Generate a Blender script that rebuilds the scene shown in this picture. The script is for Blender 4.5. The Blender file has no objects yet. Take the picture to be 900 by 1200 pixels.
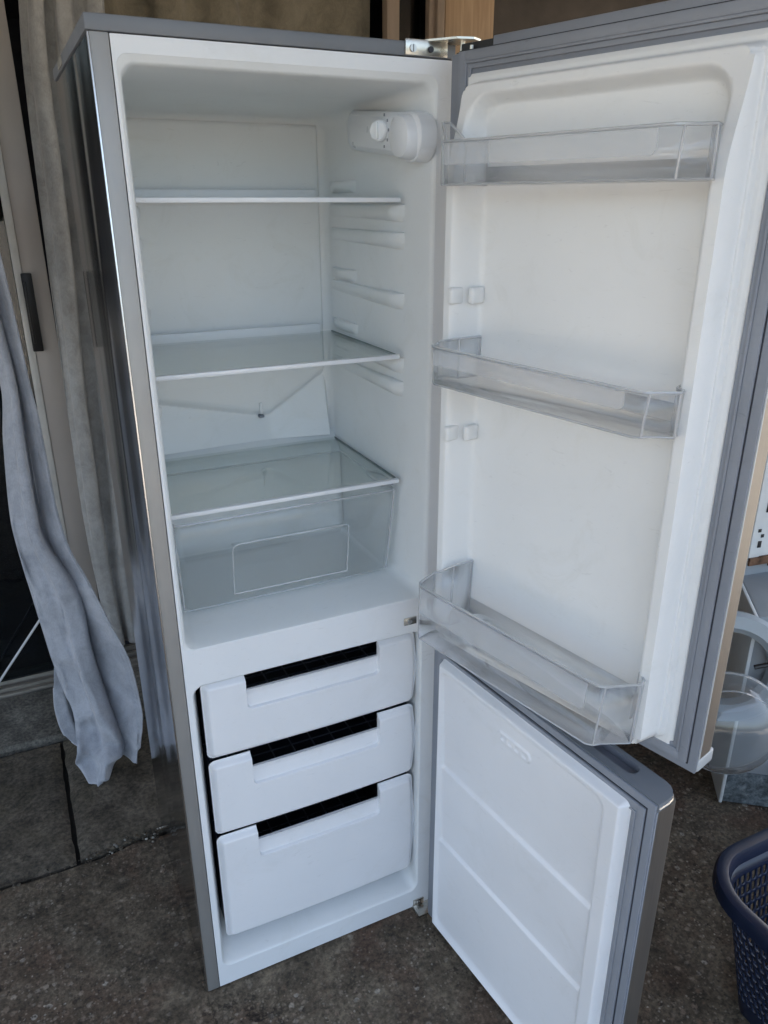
import bpy, bmesh, math, random
from mathutils import Vector, Matrix, noise
random.seed(7)
S = bpy.context.scene
COL = S.collection
R = math.radians

# ------------------------------------------------------------------ camera
cam = bpy.data.cameras.new('camera'); camo = bpy.data.objects.new('camera', cam); COL.objects.link(camo)
YAW, PITCH, ROLL, FPX = -0.4468, -0.3832, -0.0022, 905.36
fw = Vector((-math.sin(YAW)*math.cos(PITCH), math.cos(YAW)*math.cos(PITCH), math.sin(PITCH)))
rt = Vector((math.cos(YAW), math.sin(YAW), 0)); up = rt.cross(fw)
rt, up = rt*math.cos(ROLL)+up*math.sin(ROLL), -rt*math.sin(ROLL)+up*math.cos(ROLL)
m = Matrix((rt, up, -fw)).transposed().to_4x4(); m.translation = Vector((-0.1567, -1.2177, 1.5923))
camo.matrix_world = m
cam.sensor_fit = 'VERTICAL'; cam.sensor_height = 36; cam.lens = FPX/1200*36
cam.clip_start = .02; cam.clip_end = 500
S.camera = camo
S.render.resolution_x = 768; S.render.resolution_y = 1024
S.view_settings.view_transform = 'Standard'; S.view_settings.look = 'None'
S.view_settings.exposure = 2.6
S.view_settings.use_white_balance = True; S.view_settings.white_balance_temperature = 7080; S.view_settings.white_balance_tint = 6; S.view_settings.gamma = 1.0

# ------------------------------------------------------------------ sky and sun
w = bpy.data.worlds.new('World'); S.world = w; w.use_nodes = True
nt = w.node_tree; nt.nodes.clear()
sky = nt.nodes.new('ShaderNodeTexSky'); sky.sky_type = 'NISHITA'; sky.sun_disc = False
SUN_EL, SUN_AZ = 50, 20       # azimuth: compass from +y, clockwise
sky.sun_elevation = R(SUN_EL); sky.sun_rotation = R(SUN_AZ)
sky.air_density = 1.0; sky.dust_density = 8.0; sky.ozone_density = 0.6
bg = nt.nodes.new('ShaderNodeBackground'); bg.inputs[1].default_value = .15
wo = nt.nodes.new('ShaderNodeOutputWorld')
nt.links.new(sky.outputs[0], bg.inputs[0]); nt.links.new(bg.outputs[0], wo.inputs[0])
sl = bpy.data.lights.new('overcast_sun', 'SUN'); sl.energy = 1.0; sl.angle = R(25); sl.color = (1, .97, .93)
so = bpy.data.objects.new('overcast_sun', sl); COL.objects.link(so)
az = R(SUN_AZ); sd = Vector((math.sin(az)*math.cos(R(SUN_EL)), math.cos(az)*math.cos(R(SUN_EL)), math.sin(R(SUN_EL))))
so.rotation_euler = (-sd).to_track_quat('-Z', 'Y').to_euler()
S.cycles.max_bounces = 12; S.cycles.diffuse_bounces = 6; S.cycles.glossy_bounces = 6
S.cycles.transparent_max_bounces = 24; S.cycles.use_denoising = True
S.cycles.sample_clamp_indirect = 6

# ------------------------------------------------------------------ materials
class NT:
    def __init__(s, name):
        s.m = bpy.data.materials.new(name); s.m.use_nodes = True; s.t = s.m.node_tree; s.t.nodes.clear()
        s.out = s.n('ShaderNodeOutputMaterial')
    def n(s, t, **k):
        o = s.t.nodes.new(t)
        for a, v in k.items(): setattr(o, a, v)
        return o
    def l(s, a, b): s.t.links.new(a, b)
    def noise(s, scale, detail=4, vec=None, rough=.55, dist=0):
        o = s.n('ShaderNodeTexNoise'); o.inputs['Scale'].default_value = scale; o.inputs['Detail'].default_value = detail
        o.inputs['Roughness'].default_value = rough; o.inputs['Distortion'].default_value = dist
        if vec is not None: s.l(vec, o.inputs['Vector'])
        return o
    def ramp(s, fac, stops):
        o = s.n('ShaderNodeValToRGB'); e = o.color_ramp.elements
        while len(e) < len(stops): e.new(.5)
        for i, (p, c) in enumerate(stops):
            e[i].position = p; e[i].color = (*c, 1) if len(c) == 3 else c
        s.l(fac, o.inputs[0]); return o
    def coord(s, scale=(1, 1, 1), rot=(0, 0, 0)):
        tc = s.n('ShaderNodeTexCoord'); mp = s.n('ShaderNodeMapping'); mp.inputs['Scale'].default_value = scale
        mp.inputs['Rotation'].default_value = rot
        s.l(tc.outputs['Object'], mp.inputs[0]); return mp.outputs[0]
    def bump(s, h, strength, dist=.01, nrm=None):
        o = s.n('ShaderNodeBump'); o.inputs['Strength'].default_value = strength; o.inputs['Distance'].default_value = dist
        s.l(h, o.inputs['Height'])
        if nrm is not None: s.l(nrm, o.inputs['Normal'])
        return o.outputs[0]
    def mixc(s, fac, a, b, mode='MIX'):
        o = s.n('ShaderNodeMix', data_type='RGBA', blend_type=mode)
        for i, v in ((0, fac), (6, a), (7, b)):
            if hasattr(v, 'links'): s.l(v, o.inputs[i])
            else: o.inputs[i].default_value = v if i == 0 else (*v, 1)
        return o.outputs[2]

def pbr(name, col, rough=.4, metal=0, var=.04, bump=0, bscale=60, spec=.5, scale=(1, 1, 1), vscale=5, rvar=.08, coat=0, wear=0):
    s = NT(name); p = s.n('ShaderNodeBsdfPrincipled'); v = s.coord(scale)
    n = s.noise(vscale, 5, v)
    c0 = tuple(max(0, c*(1-var*2)) for c in col); c1 = tuple(min(1, c*(1+var)) for c in col)
    r = s.ramp(n.outputs[0], [(.3, c0), (.65, c1)]); cc = r.outputs[0]
    if wear:
        a1 = s.ramp(s.noise(9, 8, v, .75, 1.2).outputs[0], [(.54, (0, 0, 0)), (.70, (wear, wear, wear))]).outputs[0]
        cc = s.mixc(a1, cc, tuple(q*t for q, t in zip(col, (.72, .70, .62))))
        a2 = s.ramp(s.noise(60, 3, s.coord((.35, 1, 1.6)), .6, 2.5).outputs[0], [(.66, (0, 0, 0)), (.71, (wear, wear, wear))]).outputs[0]
        cc = s.mixc(a2, cc, tuple(q*.5 for q in col))
    s.l(cc, p.inputs['Base Color'])
    r2 = s.n('ShaderNodeMapRange'); r2.inputs[3].default_value = max(.02, rough-rvar); r2.inputs[4].default_value = min(1, rough+rvar)
    s.l(s.noise(vscale*3, 4, v).outputs[0], r2.inputs[0]); s.l(r2.outputs[0], p.inputs['Roughness'])
    p.inputs['Metallic'].default_value = metal; p.inputs['Specular IOR Level'].default_value = spec
    p.inputs['Coat Weight'].default_value = coat
    if bump: s.l(s.bump(s.noise(bscale, 3, v).outputs[0], bump, .002), p.inputs['Normal'])
    s.l(p.outputs[0], s.out.inputs[0]); return s.m

def clear(name, tint, diff, body=.06, edge=.5, refl=1.0, rough=.06):
    """thin clear or frosted plastic: transparent body, fresnel gloss, milky at grazing angles"""
    s = NT(name)
    t = s.n('ShaderNodeBsdfTransparent'); t.inputs[0].default_value = (*tint, 1)
    d = s.n('ShaderNodeBsdfDiffuse'); d.inputs[0].default_value = (*diff, 1)
    tr = s.n('ShaderNodeBsdfTranslucent'); tr.inputs[0].default_value = (*diff, 1)
    dd = s.n('ShaderNodeMixShader'); dd.inputs[0].default_value = .4; s.l(d.outputs[0], dd.inputs[1]); s.l(tr.outputs[0], dd.inputs[2])
    g = s.n('ShaderNodeBsdfGlossy'); g.inputs['Roughness'].default_value = rough
    lw = s.n('ShaderNodeLayerWeight'); lw.inputs[0].default_value = .25
    mr = s.n('ShaderNodeMapRange'); mr.inputs[3].default_value = body; mr.inputs[4].default_value = edge
    s.l(lw.outputs['Facing'], mr.inputs[0])
    m1 = s.n('ShaderNodeMixShader'); s.l(mr.outputs[0], m1.inputs[0]); s.l(t.outputs[0], m1.inputs[1]); s.l(dd.outputs[0], m1.inputs[2])
    lf = s.n('ShaderNodeLayerWeight'); lf.inputs[0].default_value = .5
    pw = s.n('ShaderNodeMath', operation='POWER'); s.l(lf.outputs['Facing'], pw.inputs[0]); pw.inputs[1].default_value = 4.5
    fr = s.n('ShaderNodeMapRange'); fr.inputs[3].default_value = .04; fr.inputs[4].default_value = .9; s.l(pw.outputs[0], fr.inputs[0])
    mu = s.n('ShaderNodeMath', operation='MULTIPLY'); mu.inputs[1].default_value = refl; mu.use_clamp = True; s.l(fr.outputs[0], mu.inputs[0])
    m2 = s.n('ShaderNodeMixShader'); s.l(mu.outputs[0], m2.inputs[0]); s.l(m1.outputs[0], m2.inputs[1]); s.l(g.outputs[0], m2.inputs[2])
    v = s.coord(); s.l(s.bump(s.noise(14, 2, v).outputs[0], .15, .003), g.inputs['Normal'])
    s.l(m2.outputs[0], s.out.inputs[0]); return s.m

def concrete(name, base, dark, stain, rough=.85, speck=0.0, bumpd=.004):
    s = NT(name); p = s.n('ShaderNodeBsdfPrincipled'); v = s.coord()
    big = s.noise(2.3, 6, v, .6, .4); mid = s.noise(11, 8, v, .7); fine = s.noise(95, 6, v, .7)
    c = s.ramp(big.outputs[0], [(.3, dark), (.7, base)]).outputs[0]
    c = s.mixc(.55, c, s.ramp(mid.outputs[0], [(.34, tuple(x*.4 for x in dark)), (.5, tuple(x*.9 for x in base)), (.66, tuple(min(1, x*1.75) for x in base))]).outputs[0])
    st = s.ramp(s.noise(4.1, 5, v, .65, .8).outputs[0], [(.5, (0, 0, 0)), (.68, (1, 1, 1))]).outputs[0]
    c = s.mixc(st, c, stain)
    if speck:
        area = s.ramp(s.noise(2.6, 6, v, .68, .5).outputs[0], [(.40, (.12, .12, .12)), (.58, (1, 1, 1))]).outputs[0]
        for sc_, wgt, seed in ((62, speck, 0), (150, speck*.9, 7.3)):
            of = s.n('ShaderNodeVectorMath', operation='ADD'); of.inputs[1].default_value = (seed, seed, 0)
            wv0 = s.noise(sc_*1.3, 2, v); dv = s.n('ShaderNodeVectorMath', operation='MULTIPLY_ADD'); s.l(wv0.outputs['Color'], dv.inputs[0]); dv.inputs[1].default_value = (.6/sc_,)*3; s.l(v, dv.inputs[2]); s.l(dv.outputs[0], of.inputs[0])
            vq = s.n('ShaderNodeTexVoronoi'); vq.inputs['Scale'].default_value = sc_; s.l(of.outputs[0], vq.inputs['Vector']); vq.inputs['Randomness'].default_value = 1
            sep = s.n('ShaderNodeSeparateColor'); s.l(vq.outputs['Color'], sep.inputs[0])
            hue = s.ramp(sep.outputs[0], [(.0, (.035, .026, .022)), (.3, (.10, .075, .055)), (.5, (.24, .19, .15)), (.72, (.34, .29, .24)), (.86, (.20, .13, .09)), (1, (.52, .48, .42))]).outputs[0]
            keep_ = s.ramp(sep.outputs[1], [(.42, (0, 0, 0)), (.5, (1, 1, 1))]).outputs[0]
            sp = s.ramp(vq.outputs['Distance'], [(.30, (1, 1, 1)), (.48, (0, 0, 0))]).outputs[0]
            mk = s.mixc(1, s.mixc(1, sp, keep_, 'MULTIPLY'), area, 'MULTIPLY')
            sc = s.n('ShaderNodeMath', operation='MULTIPLY'); s.l(mk, sc.inputs[0]); sc.inputs[1].default_value = wgt
            c = s.mixc(sc.outputs[0], c, hue)
        vo = vq
    # wandering hairline cracks
    wob = s.n('ShaderNodeVectorMath', operation='MULTIPLY_ADD'); wn = s.noise(7, 5, v, .7); s.l(wn.outputs['Color'], wob.inputs[0]); wob.inputs[1].default_value = (.22, .22, .22); s.l(v, wob.inputs[2])
    vc = s.n('ShaderNodeTexVoronoi', feature='DISTANCE_TO_EDGE'); vc.inputs['Scale'].default_value = 1.9; s.l(wob.outputs[0], vc.inputs['Vector'])
    cl = s.ramp(vc.outputs['Distance'], [(.0, (1, 1, 1)), (.014, (0, 0, 0))]).outputs[0]
    cm = s.ramp(s.noise(1.7, 3, v).outputs[0], [(.46, (0, 0, 0)), (.60, (.85, .85, .85))]).outputs[0]
    c = s.mixc(s.mixc(1, cl, cm, 'MULTIPLY'), c, tuple(x*.25 for x in dark))
    fi = s.ramp(fine.outputs[0], [(.38, (.35, .35, .35)), (.62, (1.15, 1.12, 1.08))]).outputs[0]
    c = s.mixc(.8, c, fi, 'MULTIPLY')
    s.l(c, p.inputs['Base Color']); p.inputs['Roughness'].default_value = rough
    p.inputs['Specular IOR Level'].default_value = .3
    b1 = s.bump(mid.outputs[0], .7, bumpd*2); b2 = s.bump(fine.outputs[0], .45, bumpd*.6, b1)
    s.l(b2, p.inputs['Normal']); s.l(p.outputs[0], s.out.inputs[0]); return s.m

def fabric(name, col, col2):
    s = NT(name); p = s.n('ShaderNodeBsdfPrincipled'); v = s.coord()
    n = s.noise(16, 8, v, .72, .6)
    c = s.ramp(n.outputs[0], [(.3, tuple(k*.85 for k in col2)), (.62, col)]).outputs[0]
    wv = s.noise(420, 2, s.coord((1, 1, .35)))
    c = s.mixc(.35, c, s.ramp(wv.outputs[0], [(.3, (.6, .6, .6)), (.7, (1, 1, 1))]).outputs[0], 'MULTIPLY')
    s.l(c, p.inputs['Base Color']); p.inputs['Roughness'].default_value = .9
    p.inputs['Sheen Weight'].default_value = .35; p.inputs['Specular IOR Level'].default_value = .15
    b = s.bump(s.noise(9, 3, s.coord((1, 1, .6)), .5, .8).outputs[0], .3, .012); b = s.bump(n.outputs[0], .35, .004, b); b = s.bump(wv.outputs[0], .6, .0012, b)
    s.l(b, p.inputs['Normal']); s.l(p.outputs[0], s.out.inputs[0]); return s.m

def wood(name, c1, c2, rough=.5):
    s = NT(name); p = s.n('ShaderNodeBsdfPrincipled'); v = s.coord((14, 14, .7))
    n = s.noise(3, 7, v, .6, 1.2); s.l(s.ramp(n.outputs[0], [(.3, c1), (.7, c2)]).outputs[0], p.inputs['Base Color'])
    p.inputs['Roughness'].default_value = rough; s.l(s.bump(n.outputs[0], .3, .002), p.inputs['Normal'])
    s.l(p.outputs[0], s.out.inputs[0]); return s.m

def brushed(name, col, rough, aniso_scale=(1, 1, 1), wave=0, grain=.06):
    """coated steel sheet: fine brushed grain, slight waviness that stretches reflections"""
    s = NT(name); p = s.n('ShaderNodeBsdfPrincipled')
    g = s.noise(4, 6, s.coord(aniso_scale), .7)
    s.l(s.ramp(g.outputs[0], [(.25, tuple(c*.82 for c in col)), (.75, col)]).outputs[0], p.inputs['Base Color'])
    p.inputs['Metallic'].default_value = 1.0
    r = s.n('ShaderNodeMapRange'); r.inputs[3].default_value = rough*.75; r.inputs[4].default_value = rough*1.3
    s.l(s.noise(3, 5, s.coord((1, 4, .8))).outputs[0], r.inputs[0]); s.l(r.outputs[0], p.inputs['Roughness'])
    b = s.bump(g.outputs[0], grain, .001)
    if wave: b = s.bump(s.noise(1.5, 1.2, s.coord((1, 2.6, .42)), .4, .5).outputs[0], wave, .02, b)
    s.l(b, p.inputs['Normal']); s.l(p.outputs[0], s.out.inputs[0]); return s.m

M = dict(
 white=pbr('white_painted_steel', (.78, .80, .83), .32, wear=.15, var=.015, bump=.05, bscale=90),
 liner=pbr('white_liner_plastic', (.77, .79, .80), .33, wear=.15, var=.02, bump=.04, bscale=40, vscale=3),
 cream=pbr('door_liner_plastic', (.80, .81, .815), .34, wear=.15, var=.02, bump=.04, bscale=40, vscale=3),
 drawer=pbr('drawer_front_plastic', (.78, .79, .82), .35, wear=.15, var=.015, bump=.05, bscale=70),
 knob=pbr('white_knob_plastic', (.84, .86, .88), .3, var=.01),
 housing=pbr('housing_plastic', (.78, .80, .83), .3, var=.01),
 capl=pbr('pale_cap_plastic', (.46, .48, .50), .4, var=.04),
 grey=pbr('grey_trim_plastic', (.225, .245, .285), .42, wear=.3, var=.05, bump=.1, bscale=150),
 capg=pbr('grey_cap_plastic', (.17, .185, .21), .45, var=.06, bump=.1, bscale=150),
 gasket=pbr('grey_rubber_gasket', (.25, .27, .31), .5, wear=.3, var=.06, bump=.1, bscale=120),
 seam=pbr('dark_seam_shade', (.03, .034, .045), .6, var=.1),
 strip=pbr('silver_edge_strip', (.36, .355, .35), .45, .45, var=.04, bump=.05),
 edge=brushed('edge_highlight_trim', (.8, .8, .8), .25, (60, 60, 1)),
 side=brushed('glossy_side_panel', (.30, .31, .335), .10, (1, 6, .3), wave=.34, grain=0),
 skin=brushed('door_steel_skin', (.36, .345, .33), .45, (40, 40, .5)),
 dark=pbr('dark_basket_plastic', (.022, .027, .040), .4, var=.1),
 pocket=pbr('navy_grip_plastic', (.15, .16, .19), .4, var=.1),
 zinc=pbr('zinc_hinge_steel', (.62, .60, .55), .28, 1, var=.1, bump=.2, bscale=80),
 screw=pbr('screw_steel', (.5, .5, .5), .3, 1, var=.1),
 black=pbr('black_metal', (.012, .012, .014), .4, var=.1),
 postw=pbr('white_aluminium_edge', (.62, .61, .58), .4, var=.08, bump=.1, vscale=9),
 post=pbr('beige_aluminium_stile', (.50, .455, .42), .42, var=.05, bump=.08, vscale=3),
 sill=pbr('weathered_door_track', (.25, .23, .2), .5, .4, var=.3, bump=.5, bscale=60, scale=(1, 8, 8), vscale=6),
 glass=clear('shelf_glass', (.94, .97, .962), (.60, .67, .66), .025, .12, 1.0, .03),
 gedge=clear('shelf_glass_edge', (.30, .38, .37), (.2, .27, .27), .45, .6, 1, .1),
 clearp=clear('clear_bin_plastic', (.985, .987, .99), (.85, .87, .89), .035, .22, 1.3, .05),
 frost=clear('frosted_bin_plastic', (.96, .963, .97), (.90, .92, .94), .22, .45, 1, .22),
 rim=clear('clear_rim_plastic', (.90, .91, .92), (.92, .93, .95), .38, .55, 2.2, .05),
 crisp=clear('crisper_plastic', (.992, .995, .995), (.85, .88, .89), .02, .12, 1.0, .06),
 bowl=clear('scratched_clear_bowl', (.87, .885, .89), (.62, .65, .67), .13, .75, 2.2, .1),
 doorglass=clear('dark_door_glass', (.38, .43, .46), (.05, .06, .07), .05, .1, 1.6, .02),
 appl=pbr('grey_enamel_panel', (.36, .385, .41), .38, var=.08, bump=.1, vscale=4),
 applw=pbr('white_enamel_panel', (.72, .74, .74), .35, var=.06, bump=.1),
 ring=pbr('grey_plastic_ring', (.36, .40, .43), .35, var=.06),
 rust=pbr('rusted_steel', (.16, .085, .05), .8, .2, var=.4, bump=.8, bscale=60, vscale=30),
 grime=concrete('grimy_appliance_base', (.20, .24, .27), (.05, .06, .06), (.4, .42, .42), speck=0),
 navy=pbr('navy_basket_plastic', (.009, .016, .040), .3, var=.08, bump=.08, bscale=60),
 tan=fabric('brown_curtain_cloth', (.29, .255, .19), (.22, .19, .14)),
 beige=fabric('beige_curtain_cloth', (.47, .465, .455), (.36, .35, .335)),
 greyf=fabric('grey_curtain_cloth', (.45, .47, .52), (.36, .38, .43)),
 wallm=pbr('dark_brown_wall', (.075, .062, .052), .8, var=.2, bump=.5, bscale=30),
 room=pbr('dark_room_shade', (.05, .05, .06), .9, var=.2),  # near-black colour carries the shade of the unlit room
 mat=pbr('dark_room_mat', (.035, .045, .075), .9, var=.2),
 pine=wood('pine_board', (.34, .22, .13), (.50, .35, .22)),
 frame=wood('beige_window_frame', (.25, .19, .14), (.34, .26, .20)),
 roofm=wood('brown_porch_ceiling', (.22, .175, .135), (.30, .245, .19), .7),
 slab=concrete('paving_concrete', (.14, .122, .098), (.056, .046, .036), (.11, .095, .07), bumpd=.002),
 ground=concrete('exposed_aggregate_concrete', (.165, .135, .10), (.066, .05, .036), (.12, .078, .056), speck=.8, bumpd=.004),
 kerb=concrete('pale_worn_concrete', (.16, .155, .14), (.08, .076, .066), (.12, .115, .10), bumpd=.002),
 dirt=pbr('dark_joint_dirt', (.018, .015, .012), .95, var=.3, bump=1, bscale=90),
 yard=concrete('yard_ground', (.25, .245, .235), (.18, .175, .165), (.24, .235, .22)),
 stone=pbr('pale_rubble', (.30, .29, .26), .9, var=.3, bump=.6, vscale=60),
 cord=pbr('white_cord', (.6, .6, .62), .5),
)

# ------------------------------------------------------------------ mesh helpers
def tag(o, label=None, cat=None, group=None, kind=None):
    if label: o['label'] = label
    if cat: o['category'] = cat
    if group: o['group'] = group
    if kind: o['kind'] = kind
    return o
def link(name, me, parent=None):
    o = bpy.data.objects.new(name, me); COL.objects.link(o)
    if parent: o.parent = parent
    return o
def empty(name, loc, rz=0):
    o = bpy.data.objects.new(name, None); COL.objects.link(o); o.location = loc; o.rotation_euler = (0, 0, rz); o.empty_display_size = .1; return o
class B:
    """bmesh builder with material slots"""
    def __init__(s): s.b = bmesh.new(); s.mats = []
    def mi(s, m):
        if m not in s.mats: s.mats.append(m)
        return s.mats.index(m)
    def box(s, x0, x1, y0, y1, z0, z1, m, bev=0, seg=2, tf=None):
        r = bmesh.ops.create_cube(s.b, size=1); vs = r['verts']
        for v in vs: v.co = Vector(((x0+x1)/2+v.co.x*(x1-x0), (y0+y1)/2+v.co.y*(y1-y0), (z0+z1)/2+v.co.z*(z1-z0)))
        fs = list({f for v in vs for f in v.link_faces})
        for f in fs: f.material_index = s.mi(m)
        if bev:
            es = list({e for f in fs for e in f.edges})
            rr = bmesh.ops.bevel(s.b, geom=es, offset=bev, segments=seg, affect='EDGES', profile=.5)
            for f in rr['faces']: f.material_index = s.mi(m); f.smooth = True
            vs = list({v for f in rr['faces'] for v in f.verts} | {v for v in vs if v.is_valid})
        if tf:
            for v in vs: v.co = tf @ v.co
        return s
    def tube(s, pts, r, m, n=8, caps=True, closed=False):
        pts = [Vector(p) for p in pts]; rings = []; k = len(pts)
        up_ = None
        for i, p in enumerate(pts):
            if closed: d = pts[(i+1) % k]-pts[i-1]
            else: d = (pts[min(i+1, k-1)]-pts[max(i-1, 0)])
            d.normalize()
            if up_ is None: up_ = Vector((0, 0, 1)) if abs(d.z) < .9 else Vector((1, 0, 0))
            a = d.cross(up_).normalized(); c = a.cross(d).normalized(); up_ = c
            rr = r[i] if isinstance(r, (list, tuple)) else r
            rings.append([s.b.verts.new(p+a*rr*math.cos(t*2*math.pi/n)+c*rr*math.sin(t*2*math.pi/n)) for t in range(n)])
        for i in range(k if closed else k-1):
            A, C = rings[i], rings[(i+1) % k]
            for j in range(n):
                f = s.b.faces.new((A[j], A[(j+1) % n], C[(j+1) % n], C[j])); f.smooth = True; f.material_index = s.mi(m)
        if caps and not closed:
            for q in (rings[0], rings[-1][::-1]):
                f = s.b.faces.new(q[::-1]); f.material_index = s.mi(m)
        return s
    def loft(s, rings, m, smooth=True, cap0=False, cap1=False, closed=True):
        V = [[s.b.verts.new(p) for p in r] for r in rings]
        n = len(V[0])
        for i in range(len(V)-1):
            for j in range(n if closed else n-1):
                f = s.b.faces.new((V[i][j], V[i][(j+1) % n], V[i+1][(j+1) % n], V[i+1][j])); f.smooth = smooth; f.material_index = s.mi(m)
        if cap0: f = s.b.faces.new(V[0][::-1]); f.material_index = s.mi(m)
        if cap1: f = s.b.faces.new(V[-1]); f.material_index = s.mi(m)
        return V
    def prism(s, poly, h0, h1, m, axis='z', smooth=False):
        def P(a, b, h): return {'z': (a, b, h), 'y': (a, h, b), 'x': (h, a, b)}[axis]
        s.loft([[P(a, b, h0) for a, b in poly], [P(a, b, h1) for a, b in poly]], m, smooth, True, True); return s
    def build(s, name, parent=None, fix=True, sharp=35, mod=None):
        if fix: bmesh.ops.recalc_face_normals(s.b, faces=s.b.faces)
        me = bpy.data.meshes.new(name); s.b.to_mesh(me); s.b.free()
        for mm in s.mats: me.materials.append(mm)
        try: me.set_sharp_from_angle(angle=R(sharp))
        except Exception: pass
        o = link(name, me, parent); return o
def rrect(x0, x1, z0, z1, r, n=6):
    if not isinstance(r, (list, tuple)): r = [r]*4
    out = []
    for (cx, cz, a, q) in ((x1-r[0], z1-r[0], 0, r[0]), (x0+r[1], z1-r[1], 90, r[1]), (x0+r[2], z0+r[2], 180, r[2]), (x1-r[3], z0+r[3], 270, r[3])):
        for i in range(n+1):
            t = R(a+90*i/n); out.append((cx+q*math.cos(t), cz+q*math.sin(t)))
    return out
def sst(a, b, x):
    t = max(0, min(1, (x-a)/(b-a))); return t*t*(3-2*t)
def sdrr(x, z, x0, x1, z0, z1, r):
    """signed distance to a rounded rectangle, negative inside"""
    dx = abs(x-(x0+x1)/2)-(x1-x0)/2+r; dz = abs(z-(z0+z1)/2)-(z1-z0)/2+r
    return math.hypot(max(dx, 0), max(dz, 0))+min(max(dx, dz), 0)-r
def axis_pts(a, b, step, extra=()):
    """even spacing, refined round the given edges"""
    s = {round(a, 5), round(b, 5)}
    n = int((b-a)/step)
    for i in range(1, n): s.add(round(a+(b-a)*i/n, 5))
    for e, h in extra:
        for k in range(-6, 7):
            t = e+h*k/6
            if a < t < b: s.add(round(t, 5))
    return sorted(s)
def heightfield(name, xs, zs, fn, m, parent, back, mask=None, sgn=1):
    """front relief y=fn(x,z), closed by side walls down to y=back"""
    b = B(); i_m = b.mi(m); V = {}
    def vert(i, j, bk=False):
        k = (i, j, bk)
        if k not in V: V[k] = b.b.verts.new((xs[i], back if bk else fn(xs[i], zs[j]), zs[j]))
        return V[k]
    ok = lambda i, j: 0 <= i < len(xs)-1 and 0 <= j < len(zs)-1 and (mask is None or mask((xs[i]+xs[i+1])/2, (zs[j]+zs[j+1])/2))
    for i in range(len(xs)-1):
        for j in range(len(zs)-1):
            if not ok(i, j): continue
            f = b.b.faces.new((vert(i, j), vert(i+1, j), vert(i+1, j+1), vert(i, j+1))); f.smooth = True
            for (di, dj, p, q) in ((-1, 0, (i, j), (i, j+1)), (1, 0, (i+1, j), (i+1, j+1)), (0, -1, (i, j), (i+1, j)), (0, 1, (i, j+1), (i+1, j+1))):
                if not ok(i+di, j+dj):
                    b.b.faces.new((vert(*p), vert(*q), vert(*q, True), vert(*p, True)))
    return b.build(name, parent, sharp=50)

# ================================================================== SETTING
def nz(x, y, s, seed=0): return noise.noise(Vector((x*s+seed, y*s-seed, seed*.7)))
def ground_patch(name, xs, ys, fn, m):
    b = B(); V = [[b.b.verts.new((x, y, fn(x, y))) for x in xs] for y in ys]
    for j in range(len(ys)-1):
        for i in range(len(xs)-1):
            f = b.b.faces.new((V[j][i], V[j][i+1], V[j+1][i+1], V[j+1][i])); f.smooth = True
    b.mi(m); return b.build(name)
b = B(); b.box(-60, 60, -80, 60, -.6, -.05, M['yard']); tag(b.build('ground'), kind='structure')
JY = .505
def edge_y(x): return JY+.012*nz(x, 0, 9, 3)+.02*nz(x, 0, 2.5, 8)
xs = [-2.5+5.6*i/280 for i in range(281)]
def gfn(x, y): return -.002+.004*nz(x, y, 3, 1)+.0035*nz(x, y, 14, 2)+.003*nz(x, y, 45, 4)
ground_ys = [-2.4+(2.9)*i/150 for i in range(151)]
b = B(); V = []
for y in ground_ys:
    t = (y+2.4)/2.9
    V.append([b.b.verts.new((x, (y if t < .97 else -2.4+(y+2.4)*(edge_y(x)-.006+2.4)/2.9), gfn(x, y))) for x in xs])
for j in range(len(V)-1):
    for i in range(len(xs)-1):
        f = b.b.faces.new((V[j][i], V[j][i+1], V[j+1][i+1], V[j+1][i])); f.smooth = True
b.mi(M['ground']); floor = tag(b.build('concrete_floor'), kind='structure')
b = B(); b.box(-2.5, 3.1, -2.42, 1.56, -.049, -.016, M['dirt']); tag(b.build('floor_bed'), kind='structure')
def slab(x0, x1, y0, y1, m, seed, follow=False, lift=0):
    n = 26; mm = 26; b = B(); V = []
    for j in range(mm+1):
        row = []
        for i in range(n+1):
            x = x0+(x1-x0)*i/n; y = y0+(y1-y0)*j/mm
            if follow: y = (edge_y(x)+.010)+(y1-edge_y(x)-.010)*j/mm
            e = min(i, n-i, j, mm-j)
            wob = .004 if e == 0 else 0
            x_ = x+wob*nz(x, y, 30, seed)+.003*nz(y, 1, 5, 1)*(i in (0, n)); y_ = y+wob*nz(y, x, 30, seed+2)
            z = .002+lift+.003*nz(x, y, 4, seed)+.002*nz(x, y, 25, seed)-(.010 if e == 0 else 0)
            row.append(b.b.verts.new((x_, y_, z)))
        V.append(row)
    for j in range(mm):
        for i in range(n):
            f = b.b.faces.new((V[j][i], V[j][i+1], V[j+1][i+1], V[j+1][i])); f.smooth = True
    lo = [b.b.verts.new((v.co.x, v.co.y, -.018)) for v in V[0]]
    for i in range(n): b.b.faces.new((V[0][i], V[0][i+1], lo[i+1], lo[i]))
    b.mi(m); return b.build('paving_slab', floor)
slab(-.86, -.2225, .52, 1.043, M['slab'], 1, True)
slab(-.2115, .42, .52, 1.043, M['slab'], 2, True, .003)
slab(.436, 1.06, .52, 1.043, M['slab'], 3, True)
slab(1.075, 1.70, .52, 1.043, M['slab'], 5, True)
slab(1.715, 2.4, .52, 1.043, M['slab'], 6, True)
slab(-.9, -.02, 1.056, 1.36, M['kerb'], 7, False, .006)
slab(-.008, .9, 1.056, 1.36, M['kerb'], 8, False, .006)
slab(.912, 2.4, 1.056, 1.36, M['kerb'], 9, False, .006)
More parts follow.
